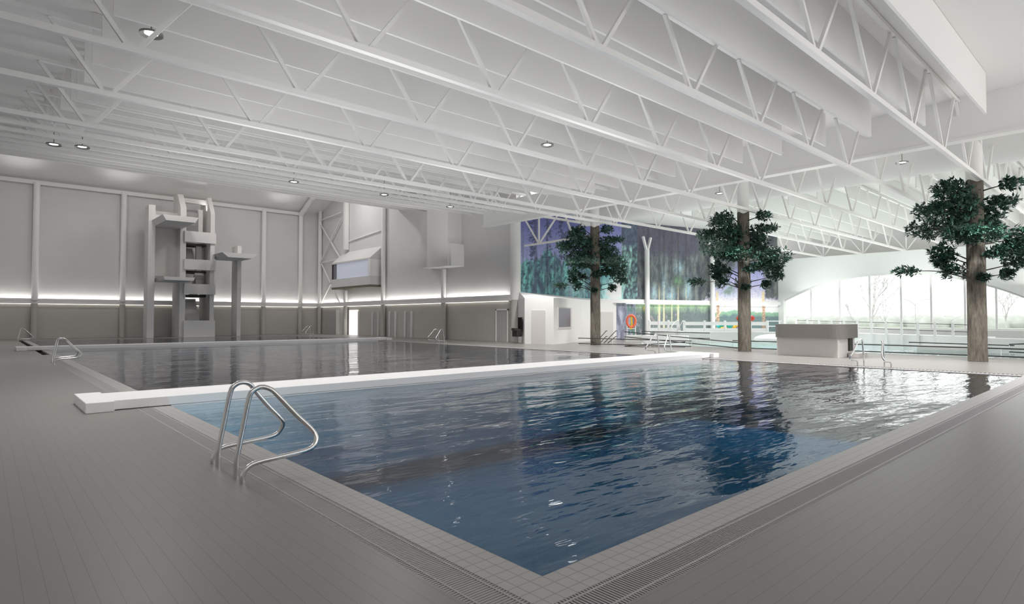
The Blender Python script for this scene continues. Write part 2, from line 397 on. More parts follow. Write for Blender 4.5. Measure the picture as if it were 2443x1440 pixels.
# ------------------------------------------------------------------ stainless grab rails
prof = [(0,0),(0,.07),(.05,.145),(.15,.18),(.40,.20),(.65,.225),(.74,.27),(.775,.355),(.73,.44),(.58,.60),(.42,.79),(.34,.885),(.25,.92),(.165,.895),(.115,.81),(.06,.52),(.005,.21),(0,.12),(0,0)]
def loop(sy):
    n = len(prof); pts = []
    for i,(x,z) in enumerate(prof):
        yy = -.10 if i < 7 else -.10+.20*min(1,(i-6)/6)
        pts.append((x, sy*yy, z))
    g = MB(); g.tube(smooth_path(pts,4), .0265, 12); return g
rail = empty('grab_rail', (1.99,6.75,0)); tag(rail, 'pair of polished steel grab rails at the near left edge of the pool', 'grab rail', 'pool grab rails')
a = loop(1).build('rail_loop', M['chrome'], rail); a.location = (0,-.41,0)
a = loop(-1).build('rail_loop', M['chrome'], rail); a.location = (0,.41,0)
for x,y,rz,lab in [(2.0,27.1,0,'steel grab rails on the left edge of the pool just before the far bulkhead'),
                   (2.0,53.6,0,'steel grab rails at the far left corner of the diving pool'),
                   (22.65,6.65,PI,'pair of steel grab rails on the right pool edge beside the grey kiosk'),
                   (22.65,14.9,PI,'pair of steel grab rails on the right pool edge just beyond the near bulkhead'),
                   (22.65,32.0,PI,'steel grab rails on the right pool edge before the side wall doors'),
                   (22.65,52.5,PI,'steel grab rails at the far right corner of the diving pool')]:
    c_ = copy_tree(rail); c_.location = (x,y,0); c_.rotation_euler = (0,0,rz); c_['label'] = lab

# ------------------------------------------------------------------ diving tower
tw = empty('diving_tower', (13,58,0)); tag(tw, 'tall pale concrete diving tower with platforms on the far side of the pool', 'diving tower')
def P(name, x0,x1,y0,y1,z0,z1, m=None, bev=0):
    b = MB(); b.box(x0-13,x1-13,y0-58,y1-58,z0,z1); return b.build(name, m or M['conc'], tw, bevel=bev)
def fin(name, x0, x1, poly):   # poly in (y,z)
    n = len(poly); vs = [(x0-13,y-58,z) for y,z in poly]+[(x1-13,y-58,z) for y,z in poly]
    b = MB(); b.add(vs, [tuple(range(n))[::-1], tuple(range(n,2*n))]+[(i,(i+1)%n,n+(i+1)%n,n+i) for i in range(n)])
    return b.build(name, M['conc'], tw)
TY = 56.9
fin('side_fin', 10.35, 10.85, [(TY,0),(TY+1.5,0),(TY+1.5,11.2),(TY+.0,11.2)])
fin('centre_fin', 12.75, 13.2, [(TY,0),(TY+2.6,0),(TY+2.6,12.6),(TY+1.2,12.6),(TY,11.2)])
fin('centre_fin', 15.15, 15.5, [(TY,0),(TY+3.4,0),(TY+3.4,12.6),(TY+1.2,12.6),(TY,11.0)])
fin('side_fin', 17.45, 17.8, [(TY,0),(TY+1.6,0),(TY+1.6,8.3),(TY,8.3)])
P('back_wall', 10.85,12.75, TY+1.2,TY+1.5, 5.3,10.9)
P('back_wall', 13.2,15.15, TY+3.0,TY+3.3, 10.2,11.6)
P('base_box', 13.05,15.55, TY-.25,TY+.1, 0,1.45)
for z0,z1 in [(3.75,4.65),(5.9,6.8),(8.3,9.25)]:
    P('front_band', 13.05,15.58, TY-.15,TY+.1, z0,z1)
P('top_rail', 13.2,15.15, TY+1.6,TY+1.8, 12.0,12.4)
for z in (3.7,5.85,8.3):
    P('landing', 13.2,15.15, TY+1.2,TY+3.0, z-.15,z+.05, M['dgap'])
def stair(x0, x1, ya, za, yb, zb, n=9):
    b = MB()
    for i in range(n):
        t0 = i/n; y = ya+(yb-ya)*t0; z = za+(zb-za)*t0
        b.box(x0-13,x1-13,y-58,y-58+abs(yb-ya)/n+.05,z,z+(zb-za)/n)
    b.build('stair_flight', M['conc'], tw)
stair(13.5,14.6,TY+.4,.4,TY+2.6,3.4); stair(14.2,14.9,TY+2.8,3.8,TY+.9,5.7); stair(13.6,14.3,TY+.9,6.0,TY+2.7,8.0)
P('newel_wall', 14.4,14.75, TY+1.0,TY+1.3, 8.4,11.4); P('newel_wall', 14.35,14.8, TY+1.4,TY+1.7, 4.6,8.3)
# platforms
def plat(name, x0,x1,y0,y1,z, th=.35, taper=.5):
    b = MB(); X0,X1 = x0-13,x1-13; Y0,Y1 = y0-58,y1-58
    b.add([(X0+taper,Y0+.0,z-th),(X1-taper,Y0,z-th),(X1-taper,Y1,z-th),(X0+taper,Y1,z-th),(X0,Y0,z),(X1,Y0,z),(X1,Y1,z),(X0,Y1,z)],
          [(0,3,2,1),(4,5,6,7),(0,1,5,4),(1,2,6,5),(2,3,7,6),(3,0,4,7)])
    b.build(name, M['conc'], tw)
plat('platform', 10.6,13.2,53.0,TY+1.5,9.9,.45,.25)
plat('platform', 11.0,13.3,54.3,TY+1.5,5.05,.28,.1)
plat('platform', 15.4,18.4,54.3,TY+1.0,7.35,.4,.5)
P('back_wall', 10.85,12.75, TY-.0,TY+.2, 9.9,10.4)

# ------------------------------------------------------------------ trusses and baffles
TYS = [4.52,7.25,10.35,13.4,16.45,19.5]+[22.62+3.05*i for i in range(8)]
def truss_z(y): return 6.9 if y <= 19.6 else 7.43+.17*(y-22.62)
NX0, NP = 2.13, 3.36
_wb = {}
def web_mesh(h, s):
    k = (round(h,2), s)
    if k not in _wb:
        b = MB(); b.bar((s*.10,0,.05),(s*1.50*min(1,h/2.0)+s*.02,0,h),.085,.075,up=(0,1,0))
        o = b.build('web_member', M['steel']); me = o.data; bpy.data.objects.remove(o); _wb[k] = me
    return _wb[k]
for i,y in enumerate(TYS):
    zc = truss_z(y); longt = y < 21
    h = 2.0 if i == 0 else (1.45 if i < 6 else 1.4)
    xe = 53.4 if longt else (30.6 if y < 28 else XW)
    xs = XL
    t = empty('roof_truss', (0,y,zc))
    tag(t, 'white steel roof truss, %s of the row from the camera, %s' % (ORD[i], 'reaching over the leisure pool' if longt else 'over the main pool'), 'truss', 'roof trusses')
    b = MB(); b.box(xs,xe,-.065,.065,-.075,.055); b.build('bottom_chord', M['steel'], t)
    b = MB(); b.box(xs,min(xe,24.4) if longt else xe,-.055,.055,h,h+.11); b.build('top_chord', M['steel'], t)
    if longt:
        b = MB(); b.box(33.2,xe,-.055,.055,h,h+.11); b.build('top_chord', M['steel'], t)
    k = -1
    while NX0+NP*k < xe-1.2:
        xn = NX0+NP*k
        for s in (-1,1):
            o = bpy.data.objects.new('web_member', web_mesh(h,s)); COL.objects.link(o); o.parent = t; o.location = (xn,0,0)
        k += 1
# baffles
bi = 0
BY = []
for i,y in enumerate(TYS):
    yc = y if i else 4.25
    BY += [yc-.77, yc+.77]
BY[2] = 6.57
def baffle_mesh(x0,x1,h):
    b = MB(); b.box(x0,x1,-.03,.03,0,h); o = b.build('ceiling_baffle', M['steel']); me = o.data; bpy.data.objects.remove(o); return me
bm_a = baffle_mesh(1.9,22.4,1.24)
bm_b = baffle_mesh(34.0,53.2,1.0)
NUM = ['first','second','third','fourth','fifth','sixth','seventh','eighth','ninth','tenth','eleventh','twelfth','thirteenth','fourteenth','fifteenth','sixteenth','seventeenth','eighteenth','nineteenth','twentieth','twenty-first','twenty-second','twenty-third','twenty-fourth','twenty-fifth','twenty-sixth','twenty-seventh','twenty-eighth']
for i,y in enumerate(BY):
    o = bpy.data.objects.new('ceiling_baffle', bm_a); COL.objects.link(o)
    zb = 7.8 if y < 20.5 else 9.05+.1711*(y-19.6)-1.24
    o.location = (0,y,zb)
    tag(o, 'long white ceiling baffle over the main pool, %s of the row from the camera' % NUM[i], 'baffle', 'ceiling baffles over the main pool')
for i in range(12):
    y = BY[i]
    o = bpy.data.objects.new('ceiling_baffle', bm_b); COL.objects.link(o); o.location = (0,y,8.04)
    o.data.materials[0] = M['hall']
    tag(o, 'long white ceiling baffle over the leisure pool, %s of the row from the camera' % NUM[i], 'baffle', 'ceiling baffles over the leisure pool')
# fascia girder and round duct
b = MB(); b.box(24.4,24.55,YN,29.8,7.68,9.05); b.box(24.32,24.75,YN,29.8,7.60,7.70)
tag(b.build('fascia_girder', M['steel']), 'deep white girder running the length of the hall above the tree columns', 'girder')
b = MB(); arcp = [(31.5+1.6*math.cos(a), 9.7+1.6*math.sin(a)) for a in [math.radians(205+130*k/20) for k in range(21)]]
arcp = [(31.5-1.46,9.03)]+[q for q in arcp if q[1] < 9.03]+[(31.5+1.46,9.03)]
nn = len(arcp); b.add([(x,YN+.05,z) for x,z in arcp]+[(x,27.2,z) for x,z in arcp], [(i,(i+1)%nn,nn+(i+1)%nn,nn+i) for i in range(nn)], True)
b.add([(x,27.2,z) for x,z in arcp], [tuple(range(nn))])
tag(b.build('round_duct', M['ceil']), 'huge round white duct under the ceiling beside the girder', 'duct')

# end-bay girder truss on the column line, and bracing over the arched wall
gt = empty('girder_truss', (27.95,26.6,6.65)); tag(gt, 'short white truss tying the corner column to the leftmost tree column before the mural', 'truss')
MB().bar((0,3.2,0),(0,-3.2,.1),.12).build('bottom_chord', M['steel'], gt)
MB().bar((0,3.2,2.0),(0,-3.2,2.0),.12).build('top_chord', M['steel'], gt)
for a_,b_ in (((0,1.6,0),(0,1.6,2)),((0,1.6,0),(0,3.1,2)),((0,1.6,0),(0,-.4,2)),((0,-1.6,0),(0,-.6,2)),((0,-1.6,0),(0,-2.8,2)),((0,-3.0,0),(0,-3.0,2))):
    MB().bar(a_,b_,.09).build('web_member', M['steel'], gt)
wb_ = empty('rod_bracing', (53.75,12,6.9)); tag(wb_, 'thin white vertical and diagonal bracing on top of the arched window wall', 'bracing')
for y in (19.5,16.45,13.4,10.35,7.25):
    MB().bar((0,y-12,0),(0,y-12,2.1),.09).build('post', M['white'], wb_)
    for s_ in (-1,1): MB().bar((0,y-12,0),(0,y-12+s_*1.5,2.1),.07).build('brace_rod', M['white'], wb_)

# ceiling lamps
lamp = empty('ceiling_lamp', (2.72,15.0,7.95)); tag(lamp, 'round downlight glowing near the top left of the ceiling', 'ceiling lamp', 'round ceiling downlights')
b = MB(); n = 32
for k in range(n):
    pass
b.tube([(0,0,.05),(0,0,.0)], .235, 32, False, .235)
b.tube([(0,0,.0),(0,0,.035)], .235, 32, False, .13)
b.tube([(0,0,.05),(0,0,.051)], .235, 32, False, .001)
ring_ = b.build('housing_ring', M['lampring'], lamp)
b = MB(); b.cyl(0,0,.034,.04,.135,24); b.build('light_disc', M['lampglow'], ring_)
b = MB(); b.cyl(0,0,.05,1.05,.015,8); b.build('stem', M['lampring'], lamp)
lamps = [(15.3,15.0,7.95,'round downlight on the ceiling above the middle of the pool'),
         (2.72,26.9,8.0,'round downlight low over the left side of the hall, right one of a pair'),
         (1.9,27.2,8.0,'round downlight low over the left side of the hall, left one of a pair'),
         (10.8,27.2,8.0,'round downlight above the diving tower bay'),
         (15.4,26.9,8.0,'round downlight left of the duct box in the far trusses'),
         (19.9,27.3,8.0,'round downlight above the white duct box'),
         (28.9,7.3,8.2,'round downlight under the girder between the two right tree columns'),
         (28.9,15.6,8.2,'round downlight under the girder left of the middle tree column')]
for x,y,z,l in lamps:
    c_ = copy_tree(lamp); c_.location = (x,y,z); c_['label'] = l

# ------------------------------------------------------------------ trees on columns
def leaf(mb, p, d, up, L, W):
    d = d.normalized(); s = d.cross(up)
    if s.length < .01: s = Vector((1,0,0))
    s.normalize(); n_ = s.cross(d)
    a = p; b1 = p+d*L*.45+s*W/2+n_*L*.05; b2 = p+d*L*.45-s*W/2+n_*L*.05; c = p+d*L; mid = p+d*L*.5-n_*L*.03
    mb.add([a,b1,c,b2,mid], [(0,1,4),(1,2,4),(2,3,4),(3,0,4)], True)
RV = Vector((.742,-.670,0)).normalized(); FV = Vector((.670,.742,0)).normalized()
clumps = [(560,230,150,90),(480,330,170,80),(300,500,140,90),(560,500,220,130),(600,650,260,110),(480,790,160,90),(640,800,200,90),(500,950,120,80),(660,1010,90,50),(460,1060,80,60),(250,1160,120,45),(520,1180,80,90),(1030,240,100,60),(1260,360,130,45),(1060,430,140,110),(1120,560,200,120),(1150,700,220,120),(1160,830,200,120),(1250,960,160,110),(1020,950,120,70),(1330,1090,110,50),(1150,1220,70,60),(880,1180,80,90),(830,1260,50,30),(850,1000,90,60),
          (760,420,200,120),(940,620,200,140),(740,720,160,120)]
def make_tree():
    t = empty('tree_column', (28.05,4.74,0))
    b = MB(); n = 20; pts = []
    rings = 16; vs = []; fs = []
    for i in range(rings+1):
        z = 6.85*i/rings; r = .31-.03*i/rings
        for k in range(n):
            a = 2*PI*k/n; rr = r*(1+.05*noise.noise(Vector((math.cos(a)*1.5,math.sin(a)*1.5,z*.8))))
            vs.append((rr*math.cos(a), rr*math.sin(a), z+(.06*math.sin(a*3) if i==rings else 0)))
    for i in range(rings):
        for k in range(n): fs.append((i*n+k,i*n+(k+1)%n,(i+1)*n+(k+1)%n,(i+1)*n+k))
    b.add(vs, fs, True); trunk_o = b.build('trunk', M['bark'], t)
    lf = MB(); rnd = random.Random(11)
    K = .0033
    for ci,(cx,cy,rx,ry) in enumerate(clumps):
        hx = (cx-862)*K; hz = 1.65+(757-(400+cy/4.8))*.0159
        dep = rnd.uniform(-1,1)*(1.0 if ci<25 else .5)
        if ci in (4,6,15,16,17): dep = rnd.choice((-1.1,.9,1.3))
        cen = RV*hx+FV*dep; cen.z = hz
        root = Vector((cen.x,cen.y,0)).normalized()*.25; root.z = hz-.15-.12*abs(hx)+rnd.uniform(-.1,.25)
        root.z = min(root.z, 6.7)
        midp = (root+cen)/2+Vector((0,0,rnd.uniform(-.05,.15)))
        br = MB(); br.tube(smooth_path([root,midp,cen],4), .03, 6, True, .010)
        nl = int(2.5e-3*rx*ry)+10
        for j in range(nl*3):
            # twig
            while True:
                q = Vector((rnd.uniform(-1,1),rnd.uniform(-1,1),rnd.uniform(-1,1)))
                if q.length < 1: break
            p = cen+RV*(q.x*rx*K*1.18)+FV*(q.y*max(rx,ry)*K*1.2)+Vector((0,0,q.z*ry*K*1.12))
            out = (p-Vector((0,0,p.z))); out.normalize()
            dirn = (out+Vector((rnd.uniform(-.8,.8),rnd.uniform(-.8,.8),rnd.uniform(-.5,.7)))).normalized()
            if j % 9 == 0: br.tube([cen+(p-cen)*.1, p], .008, 4, False, .004)
            for m_ in range(rnd.randint(3,5)):
                dd = (dirn+Vector((rnd.uniform(-1,1),rnd.uniform(-1,1),rnd.uniform(-.8,.8)))*.9).normalized()
                leaf(lf, p, dd, Vector((rnd.uniform(-.5,.5),rnd.uniform(-.5,.5),1)).normalized(), rnd.uniform(.14,.24), rnd.uniform(.055,.095))
        br.build('branch', M['twig'], trunk_o)
    lf.build('foliage', M['leaf'], t)
    return t
tr = make_tree()
tag(tr, 'tree trunk with leafy branches clad around the roof column at the far right', 'tree', 'tree columns')
for y,s,l in [(13.9,1.0,'middle of the three leafy tree trunk columns, left of the grey kiosk'),(23.4,1.06,'leftmost of the three leafy tree trunk columns, in front of the white hut')]:
    c_ = copy_tree(tr); c_.location = (28.05,y,0); c_.scale = (1,1,s); c_['label'] = l
for y,z0,l in [(4.74,6.8,'above the tree at the far right'),(13.9,6.8,'above the middle tree'),(23.4,7.2,'above the leftmost tree')]:
    b = MB(); b.cyl(0,0,z0,9.04,.27,28); o = b.build('roof_column', M['steel']); o.location = (28.05,y,0)
    tag(o, 'round white steel column top '+l, 'column', 'steel column tops')

# ------------------------------------------------------------------ mural wall (painted)
W0 = Vector((27.6,29.75)); W1 = Vector((53.5,23.35)); WL = (W1-W0).length; WD = (W1-W0)/WL; WN = Vector((WD.y,-WD.x))
def proj(p):
    q = RMat.transposed()@(Vector(p)-EYE); return CX+F*q.x/q.z, CY+F*q.y/q.z
def lerp(a,b,t): t = max(0,min(1,t)); return tuple(x+(y-x)*t for x,y in zip(a,b))
def nz(x,y,s=0): return noise.noise(Vector((x,y,s*7.3)))
def fbm(x,y,s=0): return nz(x,y,s)+.5*nz(2*x,2*y,s+1)+.25*nz(4*x,4*y,s+2)
def sstep(a,b,x):
    t = max(0,min(1,(x-a)/(b-a))); return t*t*(3-2*t)
def paint(u, v):
    tx = fbm(u/9,v/30,1)+.25*nz(u/1.6,v/6,8); fx = fbm(u/5,v/9,2)+.35*nz(u/1.5,v/2.2,9); lg = fbm(u/40,v/50,3)
    if v < 722:
        sky = lerp((84,86,140),(128,134,172),(v-530)/110)
        if u < 1482:
            edge = 622+16*fbm(u/12,1,4)-24*math.exp(-((u-1305)/26)**2)
            fol = lerp((62,74,92),(92,168,160),.5+.6*tx+.2*lg)
            fol = lerp(fol,(50,78,84),sstep(.1,.6,fx))
            c = lerp(sky, fol, sstep(edge-4,edge+6,v))
            c = lerp(c,(58,66,84),.7*math.exp(-((u-1308)/22)**2-((v-632)/22)**2)*(.6+.6*fx))
            for uc,wd,col,v0 in ((1277,4,(66,64,86),520),(1305,2.4,(60,60,78),520),(1247,1.6,(84,96,108),540),(1322,1.4,(62,70,84),600),(1338,2,(66,74,88),560),(1360,5,(88,84,118),575),(1393,2,(120,150,150),650),(1484,3,(110,130,128),570)):
                if v > v0: c = lerp(c, col, .85*math.exp(-((u-uc-2*nz(v/20,uc))/wd)**4)*(.7+.3*nz(u/2,v/6)))
            if v<620:
                for uc in (1268,1308,1338): c = lerp(c,(52,62,84), .8*sstep(.15,.5,fbm(u/5,v/4,5)+.9*math.exp(-((u-uc)/9)**2)-.55))
            g = math.exp(-((u-1466)/30)**2-((v-690-(1466-u)*.3)/32)**2); c = lerp(c,(205,242,232),1.25*g*(.8+.3*tx))
            g = math.exp(-((u-1370)/22)**2-((v-690)/28)**2); c = lerp(c,(150,190,190),.5*g)
            g = math.exp(-((u-1440)/30)**2-((v-640)/40)**2); c = lerp(c,(70,140,148),.6*g)
            return c
        if u < 1520:
            c = lerp((56,66,76),(104,150,140),.35+.8*fx)
            if u-1482 < (v-720)*-.25: c = lerp(c,(150,205,195),.5*sstep(.0,.4,tx))
            c = lerp(c,(62,66,88),.8*sstep(600,580,v+8*tx))
            return c
        if u < 1668:
            c = lerp((62,66,74),(104,112,108),.45+.7*tx)
            c = lerp(c,(70,68,84),.75*sstep(622,600,v+8*tx))
            for uc,vc,a,b_ in ((1600,705,12,26),(1640,690,9,30),(1618,640,10,16),(1560,700,7,20),(1583,680,5,40)):
                c = lerp(c,(140,176,188),.9*math.exp(-((u-uc)/a)**2-((v-vc)/b_)**2)*(.8+.4*fx))
            c = lerp(c,(96,150,92),.9*math.exp(-((u-1616)/9)**2-((v-672)/12)**2)*(.7+.9*fx))
            for uc,wd in ((1572,1.6),(1583,1.3),(1617,1.4),(1602,.9),(1545,1.2),(1636,1.0)):
                c = lerp(c,(60,62,66),(.7*sstep(690,640,v))*math.exp(-((u-uc)/(wd*1.6))**2))
                c = lerp(c,(176,162,126),(.8*sstep(665,700,v))*math.exp(-((u-uc)/wd)**2))
            return c
        sky = lerp((108,110,158),(176,172,194),(v-640)/80)
        mass = lerp((64,68,76),(100,106,100),.4+.7*tx)
        k = sstep(-6,10, 1752+(640-v)*.9 - u+14*fbm(u/9,v/9,6))
        k2 = sstep(-4,6, u-1822-(v-700)*.1*0+10*fbm(u/8,v/8,7)) * sstep(718,706,v+6*fx)
        top = sstep(655,615,v+12*fx)
        c = lerp(sky, mass, max(k,k2,top))
        c = lerp(c,(92,116,96),.85*math.exp(-((u-1738)/15)**2-((v-690)/14)**2)*(.8+.8*fx))
        t_ = (u-1680)/(1790-1680); c = lerp(c,(150,148,180),.8*math.exp(-(((v-(728-t_*90)))/3.5)**2)*(u<1790))
        for uc in (1710,1820): c = lerp(c,(190,160,116),.9*sstep(690,700,v)*math.exp(-((u-uc)/3.2)**4))
        return c
    # below the band
    if u < 1516:
        c = lerp((84,88,104),(136,138,154),.3+.9*tx); c = lerp(c,(60,100,86),.8*sstep(.0,.4,fx)*(u>1496)); return c
    if u < 1700:
        c = lerp((122,150,116),(84,96,96),(v-728)/20+.5*tx)
        c = lerp(c,(150,130,150),.6*sstep(.15,.6,fx)*(u<1620)*sstep(740,750,v))
        for uc,wd in ((1572,2.4),(1583,2),(1617,2.2),(1602,1.2)): c = lerp(c,(200,188,140),.9*math.exp(-((u-uc)/wd)**2))
        c = lerp(c,(214,170,70),math.exp(-((u-1538)/4)**2-((v-735)/5)**2))
        c = lerp(c,(128,112,104),.8*math.exp(-((v-(740+(u-1540)*1.3))/3)**2)*(1540<u<1565))
        return c
    hill = 742-6*math.exp(-((u-1760)/30)**2)+2*nz(u/9,0)
    c = (206,196,204)
    c = lerp(c,(104,140,116),sstep(hill,hill+5,v)); c = lerp(c,(78,98,100),sstep(hill+8,hill+16,v+4*tx))
    for uc in (1712,1821): c = lerp(c,(176,138,104) if nz(u/2,v/3)>0 else (120,96,84),.9*math.exp(-((u-uc)/4)**4))
    t_ = (u-1690)/40; c = lerp(c,(190,150,130),.9*math.exp(-((v-(780-t_*52))/3)**2)*(1688<u<1732))
    return c
def s2l(c): return tuple(((x/255)/12.92 if x<10 else ((x/255+.055)/1.055)**2.4) for x in c)
nu, nv = 800, 230; vs = []; cols = []
for j in range(nv+1):
    z = 9.04*j/nv
    for i in range(nu+1):
        q = W0+WD*(WL*i/nu); vs.append((q.x,q.y,z))
        u,v = proj((q.x,q.y,z)); c = paint(u,v); gm = sum(c)/3; dk = 1-.16*max(0,fbm(u/3,v/4,11)); c = tuple((k+(gm-k)*.22)*dk for k in c)
        cols.append(tuple(min(.92,max(.006,x*2.25)) for x in s2l(tuple(max(0,k) for k in c))))
me = bpy.data.meshes.new('wall_mural')
me.from_pydata(vs, [], [(j*(nu+1)+i, j*(nu+1)+i+1, (j+1)*(nu+1)+i+1, (j+1)*(nu+1)+i) for j in range(nv) for i in range(nu)])
ca = me.color_attributes.new('paint','FLOAT_COLOR','POINT')
ca.data.foreach_set('color', [x for c in cols for x in (*c,1)])
m, nt, b = newmat('mural_paint'); va = nt.nodes.new('ShaderNodeVertexColor'); va.layer_name = 'paint'
nt.links.new(va.outputs[0], b.inputs['Base Color']); b.inputs['Roughness'].default_value = .7; b.inputs['Specular IOR Level'].default_value = .2
me.materials.append(m)
o = bpy.data.objects.new('forest_mural', me); COL.objects.link(o)
tag(o, 'wide painted mural of a misty teal forest under a violet sky', 'mural')
so = o.modifiers.new('thick','SOLIDIFY'); so.thickness = .04; so.offset = 1
def wpt(s, off, z): q = W0+WD*s+WN*off; return (q.x,q.y,z)
b = MB(); b.add([wpt(0,-.06,-.1),wpt(WL,-.06,-.1),wpt(WL,-.36,-.1),wpt(0,-.36,-.1),wpt(0,-.06,9.1),wpt(WL,-.06,9.1),wpt(WL,-.36,9.1),wpt(0,-.36,9.1)],
      [(0,3,2,1),(4,5,6,7),(0,1,5,4),(1,2,6,5),(2,3,7,6),(3,0,4,7)]); struct('wall_mural', b, M['hall'])
b = MB(); b.add([wpt(0,.02,2.78),wpt(WL,.02,2.78),wpt(WL,.3,2.78),wpt(0,.3,2.78),wpt(0,.02,3.08),wpt(WL,.02,3.08),wpt(WL,.3,3.08),wpt(0,.3,3.08)],
      [(0,3,2,1),(4,5,6,7),(0,1,5,4),(1,2,6,5),(2,3,7,6),(3,0,4,7)]); struct('trim_6', b, M['white'])
b = MB(); b.bar(wpt(9.2,.12,2.75),wpt(WL-.2,.12,2.75),.08,.03)
M['ledmural'] = emit('led_mural', (1,.99,.95), 1.2)
tag(b.build('under_ledge_light', M['ledmural']), 'light strip under the white ledge crossing the forest mural', 'light strip')
for s,l in ((11.0,'left'),(18.0,'right')):
    q = W0+WD*s+WN*.45
    c_ = empty('mural_column', (q.x,q.y,0)); tag(c_, 'slim white column with a forked top before the mural, %s one of two' % l, 'column', 'forked mural columns')
    MB().cyl(0,0,0,6.9,.19).build('shaft', M['white'], c_)
    for sx in (-1,1): MB().bar((0,0,6.7),(sx*.5,0,7.9),.16).build('fork', M['white'], c_)

# ------------------------------------------------------------------ arched window wall
AX = 53.5
arc = [(22.85,3.26),(21.5,3.9),(19.6,4.63),(17.0,5.1),(15.2,5.2),(13.3,5.17),(11.5,4.97),(9.5,4.42),(7.85,3.81),(6.43,3.12),(5.0,2.2),(4.0,1.4)]
arc = [(v.x,v.y) for v in smooth_path([(y,z,0) for y,z in arc],4)]
w = MB(); TOP = 6.9
for i in range(len(arc)-1):
    (ya,za),(yb,zb) = arc[i],arc[i+1]
    w.add([(AX,ya,za),(AX,yb,zb),(AX,yb,TOP),(AX,ya,TOP),(AX+.5,ya,za),(AX+.5,yb,zb),(AX+.5,yb,TOP),(AX+.5,ya,TOP)],
          [(0,1,2,3),(7,6,5,4),(0,4,5,1),(3,2,6,7)])
w.box(AX,AX+.5,22.85,23.6,0,TOP).box(AX,AX+.5,YN,4.0,0,TOP).box(AX,AX+.5,4.0,22.85,0,.75)
struct('wall_arch', w, M['hall'])
w = MB(); w.box(AX+1.3,AX+1.6,YN,30,TOP-.5,9.1); struct('wall_clerestory', w, M['wall'])
win = MB()
def arcz(y):
    for (ya,za),(yb,zb) in zip(arc,arc[1:]):
        if yb <= y <= ya: return za+(zb-za)*(ya-y)/(ya-yb)
    return 3
win_o = None
fr = MB()
for y in (20.6,18.3,16.03,13.83,11.86,9.78,7.98,6.2): fr.box(AX+.25,AX+.4,y-.06,y+.06,.75,arcz(y))
fr.bar((AX+.3,22.8,.82),(AX+.3,4.0,.82),.12)
for (ya,za),(yb,zb) in zip(arc,arc[1:]): fr.bar((AX+.3,ya,za-.06),(AX+.3,yb,zb-.06),.14,.14)
wf = struct('window_1', fr, M['white'])
m, nt, b_ = newmat('clear_window_glass'); nt.nodes.clear(); out = nt.nodes.new('ShaderNodeOutputMaterial')
tr_ = nt.nodes.new('ShaderNodeBsdfTransparent'); tr_.inputs[0].default_value = (.94,.97,.96,1); gl_ = nt.nodes.new('ShaderNodeBsdfGlossy'); gl_.inputs['Roughness'].default_value = .05
mx_ = nt.nodes.new('ShaderNodeMixShader'); mx_.inputs[0].default_value = .06
nt.links.new(tr_.outputs[0],mx_.inputs[1]); nt.links.new(gl_.outputs[0],mx_.inputs[2]); nt.links.new(mx_.outputs[0],out.inputs[0])
M['glass'] = m
g = MB()
for (ya,za),(yb,zb) in zip(arc,arc[1:]): g.add([(AX+.32,ya,.8),(AX+.32,yb,.8),(AX+.32,yb,zb),(AX+.32,ya,za)], [(0,1,2,3)])
g.build('window_pane', M['glass'], wf)
# outside
g = MB(); g.box(AX+2,260,-150,220,-.4,-.3); o = g.build('lawn', M['grass']); tag(o, 'pale lawn outside the arched window', 'lawn', kind='stuff')
rnd = random.Random(3)
g = MB()
for i in range(120):
    y = -40+i*1.6+rnd.uniform(-1,1); x = 150+rnd.uniform(-4,4); hh = rnd.uniform(2.4,2.65); rr = rnd.uniform(2.8,3.6)
    ring = []
    for a in range(4):
        zz = -.3+hh*a/3; r_ = rr*(1,1.05,.8,.2)[a]
        for k in range(8): ring.append((x+r_*math.cos(k*PI/4)*(1+rnd.uniform(-.1,.1)), y+r_*math.sin(k*PI/4), zz))
    g.add(ring, [(a*8+k,a*8+(k+1)%8,(a+1)*8+(k+1)%8,(a+1)*8+k) for a in range(3) for k in range(8)]+[tuple(range(24,32))], True)
o = g.build('distant_hedge', M['hedge']); tag(o, 'distant pale band of shrubs beyond the lawn', 'hedge', kind='stuff')
def bare_tree(x, y, H, seed, label, spread=.5):
    rnd = random.Random(seed); t = empty('bare_tree', (x,y,-.3)); tag(t, label, 'tree', 'bare trees outside')
    b = MB(); b.tube([(0,0,0),(0,0,H*.35)], H*.016, 6, True, H*.012); b.build('trunk', M['bare'], t)
    b = MB()
    def grow(p, d, L, r, n):
        q = p+d*L; b.tube([p,(p+q)/2+Vector((rnd.uniform(-.05,.05),rnd.uniform(-.05,.05),0))*L, q], r, 4, False, r*.6)
        if n: 
            for k in range(3):
                dd = (d+Vector((rnd.uniform(-1,1),rnd.uniform(-1,1),rnd.uniform(-.2,.5)))*spread).normalized(); grow(q, dd, L*.72, r*.6, n-1)
    for k in range(5): grow(Vector((0,0,H*(.15+.05*k))), Vector((rnd.uniform(-.5,.5),rnd.uniform(-.5,.5),1)).normalized(), H*.24, H*.009, 4)
    b.build('crown', M['bare'], t)
for u,d,H,sd,l,sp in ((2082,95,9.5,5,'tall bare tree outside the arched window near its middle',.4),(2035,100,4.5,6,'small bare tree outside, left of the tall one',.35),(2112,100,5,8,'small bare tree outside, right of the tall one',.35),(2400,80,6.5,9,'bare spreading tree outside behind the far right trunk',.6)):
    p = gat(u,760,d); bare_tree(p[0],p[1],H,sd,l,sp)
p = gat(2184,760,90); t = empty('street_lamp', (p[0],p[1],-.3)); tag(t,'twin-arm street lamp outside the arched window','street lamp')
MB().tube([(0,0,0),(0,0,4.0)],.06,6).build('pole', M['bare'], t)
